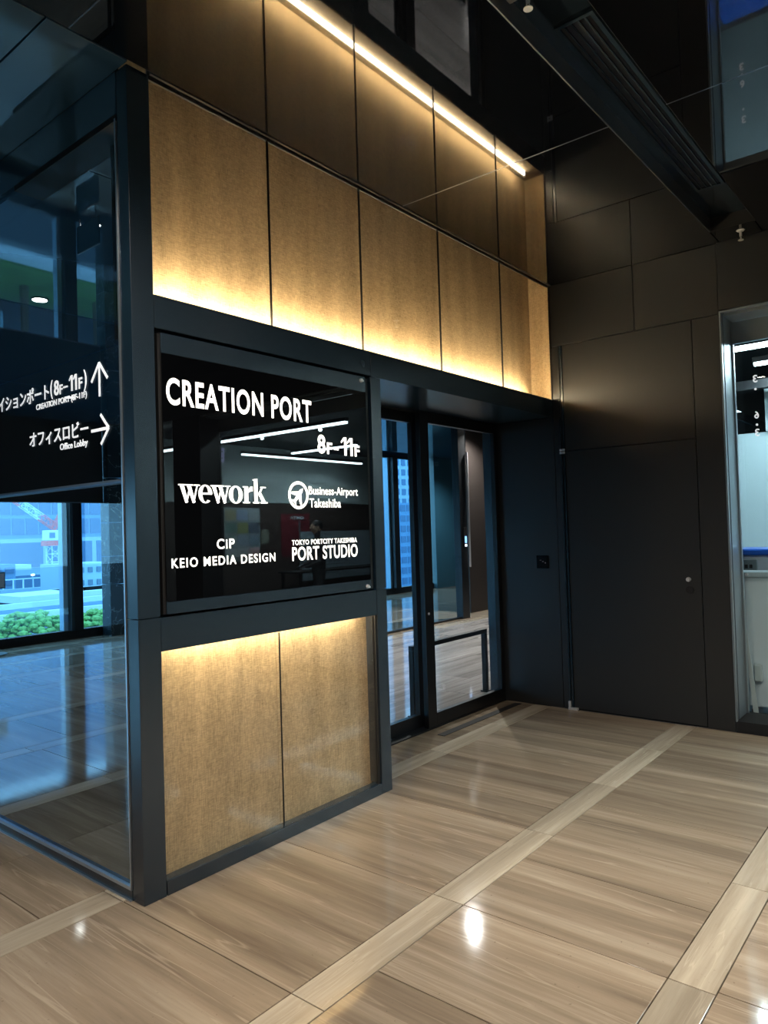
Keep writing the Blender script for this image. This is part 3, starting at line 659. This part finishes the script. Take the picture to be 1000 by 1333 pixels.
gw = empty('glass_whiteboard', (11.6, -9.6, 0), 'pale whiteboard with scribbles, mirrored behind the studio name', 'whiteboard')
box('panel', (10.35, 12.95), (-9.62, -9.60), (.45, 1.62), mat('blue_grey_board', (.28, .36, .42), .4), gw)
boxes('scribble', [((10.6+random.random()*1.0, 10.6+random.random()*1.0+.9), (-9.599, -9.597), (z, z+.012)) for z in (.6, .68, .8, .88, .97, 1.1)], M_dull, gw)
box('stand', (10.33, 10.37), (-9.66, -9.62), (.0005, 1.9), M_silver, gw); box('stand', (12.93, 12.97), (-9.66, -9.62), (.0005, 1.75), M_silver, gw)
tb = empty('long_table', (11, -9.0, 0), 'dark long table mirrored along the foot of the sign glass', 'table')
box('table_top', (9.4, 12.9), (-9.4, -8.7), (.70, .74), M_black, tb, .004)
for x in (9.45, 12.80):
    for y in (-9.35, -8.78): box('leg', (x, x+.05), (y, y+.05), (.0005, .70), M_black, tb)
ex = empty('exit_sign', (8.0, -9.6, 3.4), 'small hanging exit sign with green arrows mirrored under the light line', 'sign')
box('case', (7.88, 8.12), (-9.62, -9.58), (3.16, 3.46), mat('pale_violet_light', (.5, .5, .9), .5, emit=(.55, .6, 1), es=.9), ex, .01)
poly_mesh('arrow', [bar2((.03, .08), (.19, .08), .03), bar2((.20, .08), (.14, .14), .03), bar2((.20, .08), (.14, .02), .03), bar2((.03, .22), (.19, .22), .03), bar2((.20, .22), (.14, .27), .03), bar2((.20, .22), (.14, .17), .03)], .003, mat('green_print', (.01, .10, .05), .5), ex, ((8.11, -9.579, 3.16), (-1, 0, 0), (0, 0, 1)))
cyls('hanger', [((8.0, -9.6, 3.46), (8.0, -9.6, 3.62), .006)], M_trim, ex, 6)

# person in the far room, seen only as a reflection in the sign glass
def person(x, y, rz, lab):
    t = empty('person', (x, y, .012), lab, 'person'); t.rotation_euler = (0, 0, rz)
    V = [(0, 0, .94, .15), (0, 0, 1.12, .14), (0, .01, 1.32, .165), (0, 0, 1.46, .075), (0, -.01, 1.55, .06), (0, -.015, 1.64, .095), (0, -.02, 1.72, .085)]
    E_ = [(0, 1), (1, 2), (2, 3), (3, 4), (4, 5), (5, 6)]
    for sgn in (-1, 1):
        b = len(V)
        V += [(sgn*.10, 0, .86, .095), (sgn*.11, -.01, .48, .062), (sgn*.11, .02, .09, .042), (sgn*.12, -.13, .035, .036)]
        E_ += [(0, b), (b, b+1), (b+1, b+2), (b+2, b+3)]
        a = len(V)
        V += [(sgn*.19, .01, 1.40, .062), (sgn*.25, .02, 1.12, .045), (sgn*.20, -.20, 1.02, .034), (sgn*.17, -.28, 1.00, .032)]
        E_ += [(2, a), (a, a+1), (a+1, a+2), (a+2, a+3)]
        for k in range(4):
            f = len(V); dx = (-.024+k*.016); ln = (.055, .066, .062, .048)[k]
            V += [(sgn*.17+dx, -.315, .998, .009), (sgn*.17+dx, -.315-ln*.6, .985, .008), (sgn*.17+dx, -.315-ln*.8, .962, .007)]; E_ += [(a+3, f), (f, f+1), (f+1, f+2)]
        f = len(V); V += [(sgn*.17-sgn*.035, -.285, 1.0, .010), (sgn*.17-sgn*.05, -.32, .99, .008)]; E_ += [(a+3, f), (f, f+1)]
    me = bpy.data.meshes.new('body'); me.from_pydata([v[:3] for v in V], E_, [])
    o = link('body', me, mat('dark_clothes', (.03, .03, .035), .8), t)
    sk = o.modifiers.new('Skin', 'SKIN'); sk.use_smooth_shade = True
    for i_, v in enumerate(V): me.skin_vertices[0].data[i_].radius = (v[3], v[3]*.85)
    me.skin_vertices[0].data[0].use_root = True
    ss = o.modifiers.new('Sub', 'SUBSURF'); ss.levels = 1; ss.render_levels = 1
    skin = mat('skin', (.50, .32, .23), .5)
    def blob(name, c, sx_, sy_, sz_, m):
        bm = bmesh.new(); bmesh.ops.create_uvsphere(bm, u_segments=20, v_segments=14, radius=1, matrix=Matrix.Translation(c) @ Matrix.Diagonal((sx_, sy_, sz_, 1)))
        return link(name, mesh_from(bm, name, True), m, t)
    blob('head', (0, -.025, 1.665), .082, .100, .118, skin); blob('hair', (0, -.005, 1.70), .090, .105, .100, M_black)
    blob('nose', (0, -.125, 1.66), .012, .018, .018, skin); blob('mouth', (0, -.115, 1.62), .022, .008, .006, mat('lips', (.35, .14, .12), .5))
    for sg_ in (-1, 1): blob('eye', (sg_*.030, -.115, 1.685), .010, .008, .007, M_black); blob('ear', (sg_*.083, -.015, 1.665), .012, .022, .030, skin)
person(7.24, -6.0, math.radians(-60), 'person in dark clothes standing in the bright room, mirrored in the sign glass')

# ================================================================== CITY OUTSIDE
GZ = -14.0
gd = box('ground', (-260, 420), (9.5, 420), (GZ-1, GZ), paint('asphalt', (.03, .045, .06), .9, 1.5, .2, .05)); tag(gd, 'street level ground far below', None, None, 'structure')
gl_ = box('lawn', (-60, 90), (48, 55.8), (GZ, GZ+.3), paint('lawn_green', (.07, .14, .04), .9, 1.5, .8, .5)); tag(gl_, 'green planted strip below the windows', 'lawn', None, None)
fp = box('footpath', (-60, 90), (45.6, 47.9), (GZ, GZ+.15), paint('pale_paving', (.42, .50, .55), .9)); tag(fp, 'pale paved footpath in front of the trees', None, None, 'structure')
def facade(name, x, y, z, lab, m_wall, m_win, nx, nz, fx=.7, fz=.6, side=True):
    t = empty(name, ((x[0]+x[1])/2, (y[0]+y[1])/2, z[0]), lab, 'building')
    box('wall', x, y, z, m_wall, t)
    cw = (x[1]-x[0])/nx; ch = (z[1]-z[0])/nz; bm = None
    me = {}
    o0 = None
    if nx*nz <= 300:
        for i in range(nx):
            for j in range(nz):
                x0 = x[0]+cw*(i+.5)-cw*fx/2; z0 = z[0]+ch*(j+.5)-ch*fz/2
                if o0 is None:
                    o0 = box('window', (x0, x0+cw*fx), (y[0]-.12, y[0]+.02), (z0, z0+ch*fz), m_win, t)
                    base = Vector(o0.location)
                else:
                    c = o0.copy(); COL.objects.link(c); c.location = base + Vector((cw*i, 0, ch*j))
    return t
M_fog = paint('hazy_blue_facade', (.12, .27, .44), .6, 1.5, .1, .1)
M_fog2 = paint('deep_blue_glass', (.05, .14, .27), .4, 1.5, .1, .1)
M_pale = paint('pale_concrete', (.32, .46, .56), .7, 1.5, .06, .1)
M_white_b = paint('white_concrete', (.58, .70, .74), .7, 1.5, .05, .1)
facade('office_tower', (40, 96), (150, 175), (GZ, 48), 'wide blue glass office tower filling the left window background', M_fog, M_fog2, 20, 15, .86, .80)
facade('station_building', (48, 74), (118, 130), (GZ, 2.0), 'pale framed block in front of the blue tower', M_pale, M_fog2, 3, 3, .9, .75)
facade('small_office', (38.6, 44.8), (75.5, 82), (GZ, -1.14), 'pale block with square windows right of the black mullion', M_pale, mat('dark_square_window', (.10, .17, .24), .3), 6, 9, .5, .42)
facade('mid_building', (20, 42), (96, 110), (GZ, -1.4), 'low hazy block behind the railway', M_fog, M_fog2, 14, 8, .7, .5)
facade('lattice_tower', (188, 206), (150, 165), (GZ, 60), 'tall pale grid tower seen through the left sliding door', M_pale, M_fog2, 5, 22, .62, .62)
facade('glass_block', (150, 176), (120, 140), (GZ, 9.0), 'blue block below the grid tower behind the sliding door', M_fog, M_fog2, 9, 8, .8, .6)
for i, (x, y, z, lab) in enumerate((((30, 42), (68, 74.5), (-4.4, -3.7), 'long pale platform roof left of the black mullion'), ((36, 48), (69, 75), (-4.4, -3.7), 'white platform roof right of the black mullion'), ((5, 45), (98, 103), (-2.3, -1.6), 'thin pale station roof below the crane'))):
    t = empty('platform_roof', ((x[0]+x[1])/2, (y[0]+y[1])/2, GZ), lab, 'roof'); box('roof_slab', x, y, z, M_white_b, t)
    for k in range(6): box('column', (x[0]+(x[1]-x[0])*(k+.5)/6, x[0]+(x[1]-x[0])*(k+.5)/6+.3), (y[0]+2, y[0]+2.3), (GZ, z[0]), M_pale, t)
rd_ = empty('elevated_road', (28, 60, GZ), 'elevated road with pale parapets crossing behind the trees', 'road')
box('deck', (-30, 70), (56, 66), (-5.2, -4.6), M_fog2, rd_)
for y in (56, 65.6): box('parapet', (-30, 70), (y, y+.4), (-4.6, -4.1), M_white_b, rd_)
for k in range(8): box('pier', (-20+k*11, -18.6+k*11), (60, 62), (GZ, -5.2), M_pale, rd_)
tr_ = empty('railway_viaduct', (28, 80, GZ), 'railway viaduct with dark tracks below the platform roofs', 'viaduct')
box('deck', (-20, 90), (83, 87.5), (-6.2, -5.6), M_fog, tr_)
for k in range(4): box('rail', (-20, 90), (83.5+k, 83.6+k), (-5.6, -5.4), M_dull, tr_)
pf = empty('station_deck', (30, 92, GZ), 'busy station deck with railings and small lamps below the crane', 'platform')
box('deck_slab', (-10, 80), (88.0, 88.9), (-5.0, -4.2), M_pale, pf)
for k in range(60): box('rail_post', (0+k*1.2, .12+k*1.2), (88.6, 88.75), (-4.19, -3.1), M_white_b, pf)
box('rail_bar', (0, 71), (88.6, 88.75), (-3.1, -2.98), M_white_b, pf)
for k in range(9): box('lamp_head', (14+k*5.3, 14.35+k*5.3), (88.2, 88.45), (-2.7, -2.5), mat('street_lamp', (1, 1, 1), .5, emit=(1, .9, .7), es=6) if k == 0 else bpy.data.materials['street_lamp'], pf)
for k in range(9): box('lamp_post', (14.13+k*5.3, 14.22+k*5.3), (88.3, 88.4), (-4.19, -2.71), M_pale, pf)
cn = empty('tower_crane', (44.5, 90, GZ), 'red and white tower crane with a slanting lattice jib', 'crane')
M_red = mat('crane_red', (.75, .10, .10), .5); M_cw = mat('crane_white', (.62, .78, .82), .5)
def lattice(name, p, q, wdt, n, m, r=.05):
    p = Vector(p); q = Vector(q); d = (q-p); side = Vector((0, 1, 0)); upv = d.normalized().cross(side).normalized()*wdt/2; sd = side*wdt/2
    bm = bmesh.new()
    cs = [upv+sd, upv-sd, -upv-sd, -upv+sd]
    for c in cs: cyl_bm(bm, p+c, q+c, r, seg=6)
    for k in range(n):
        a = p+d*k/n; b = p+d*(k+1)/n
        for i in range(4):
            c0, c1 = cs[i], cs[(i+1) % 4]
            cyl_bm(bm, a+(c0 if k % 2 else c1), b+(c1 if k % 2 else c0), r*.7, seg=5); cyl_bm(bm, b+c0, b+c1, r*.7, seg=5)
    o = link(name, mesh_from(bm, name), m, cn); o['kind'] = 'stuff'; o.location = -Vector(cn.location); return o
lattice('mast', (44.4, 90, GZ), (44.4, 90, .9), 1.6, 14, M_cw)
lattice('jib_section', (44.6, 90, 3.2), (42.6, 90, 4.6), .8, 3, M_red); lattice('jib_section', (42.6, 90, 4.6), (40.2, 90, 6.3), .8, 4, M_cw); lattice('jib_section', (40.2, 90, 6.3), (36.5, 90, 9.0), .8, 6, M_red); lattice('jib_section', (36.5, 90, 9.0), (28, 90, 15.4), .8, 10, M_cw)
lattice('counter_mast', (44.2, 90, 3.0), (46.0, 90, 6.4), .5, 4, M_red)
cb = box('cab', (43.1, 45.6), (89.2, 90.8), (1.6, 2.9), M_cw, cn, .05); box('cab_window', (43.3, 44.0), (89.1, 89.25), (1.9, 2.6), M_fog2, cb); box('slewing_platform', (43.0, 45.8), (89.1, 90.9), (.9, 1.55), M_red, cn)
# trees
M_leaf = paint('fresh_leaves', (.16, .34, .08), .8, 1.5, .45, 6); M_bark = mat('bark', (.06, .045, .03), .9)
def tree(x, y, top, rad, lab):
    t = empty('tree', (x, y, GZ+.301), lab, 'tree', 'trees below the windows')
    bm = bmesh.new(); rnd = random.Random(int(x*13+y))
    for k in range(560):
        a = rnd.random()*6.283; u = rnd.uniform(-1, 1); rr = rad*(.62+.42*rnd.random()**.5); s = math.sqrt(1-u*u)
        c = Vector((rr*s*math.cos(a), rr*s*math.sin(a), top-GZ-rad*.8+u*rr*.62))
        bmesh.ops.create_icosphere(bm, subdivisions=1, radius=rad*rnd.uniform(.06, .14), matrix=Matrix.Translation(c) @ Matrix.Diagonal((1, 1, .7, 1)))
    link('crown', mesh_from(bm, 'crown'), M_leaf, t)
    o = cyls('trunk', [((x, y, GZ+.301), (x, y, top-rad), .35, .2)], M_bark, t, 8)
for x, y, top, rad, lab in ((23.4, 51.8, -3.5, 2.6, 'round bright green tree left of the black mullion'), (17.2, 51.8, -4.3, 2.6, 'low green tree at the left edge of the window view'), (29.2, 51.8, -3.9, 2.45, 'green tree right of the black mullion'),
    (11.0, 51.8, -4.6, 2.8, 'green tree third from the black mullion to the left'), (4.8, 51.8, -4.4, 2.8, 'green tree in the middle of the row, fourth to the left of the mullion'), (-1.6, 51.8, -4.8, 2.9, 'green tree near the left end of the row'), (35.4, 51.8, -4.2, 2.8, 'green tree near the right end of the row'), (-8.2, 51.8, -4.2, 3.0, 'green tree at the left end of the row'), (41.6, 51.8, -4.4, 2.8, 'green tree at the right end of the row')):
    tree(x, y, top, rad, lab)
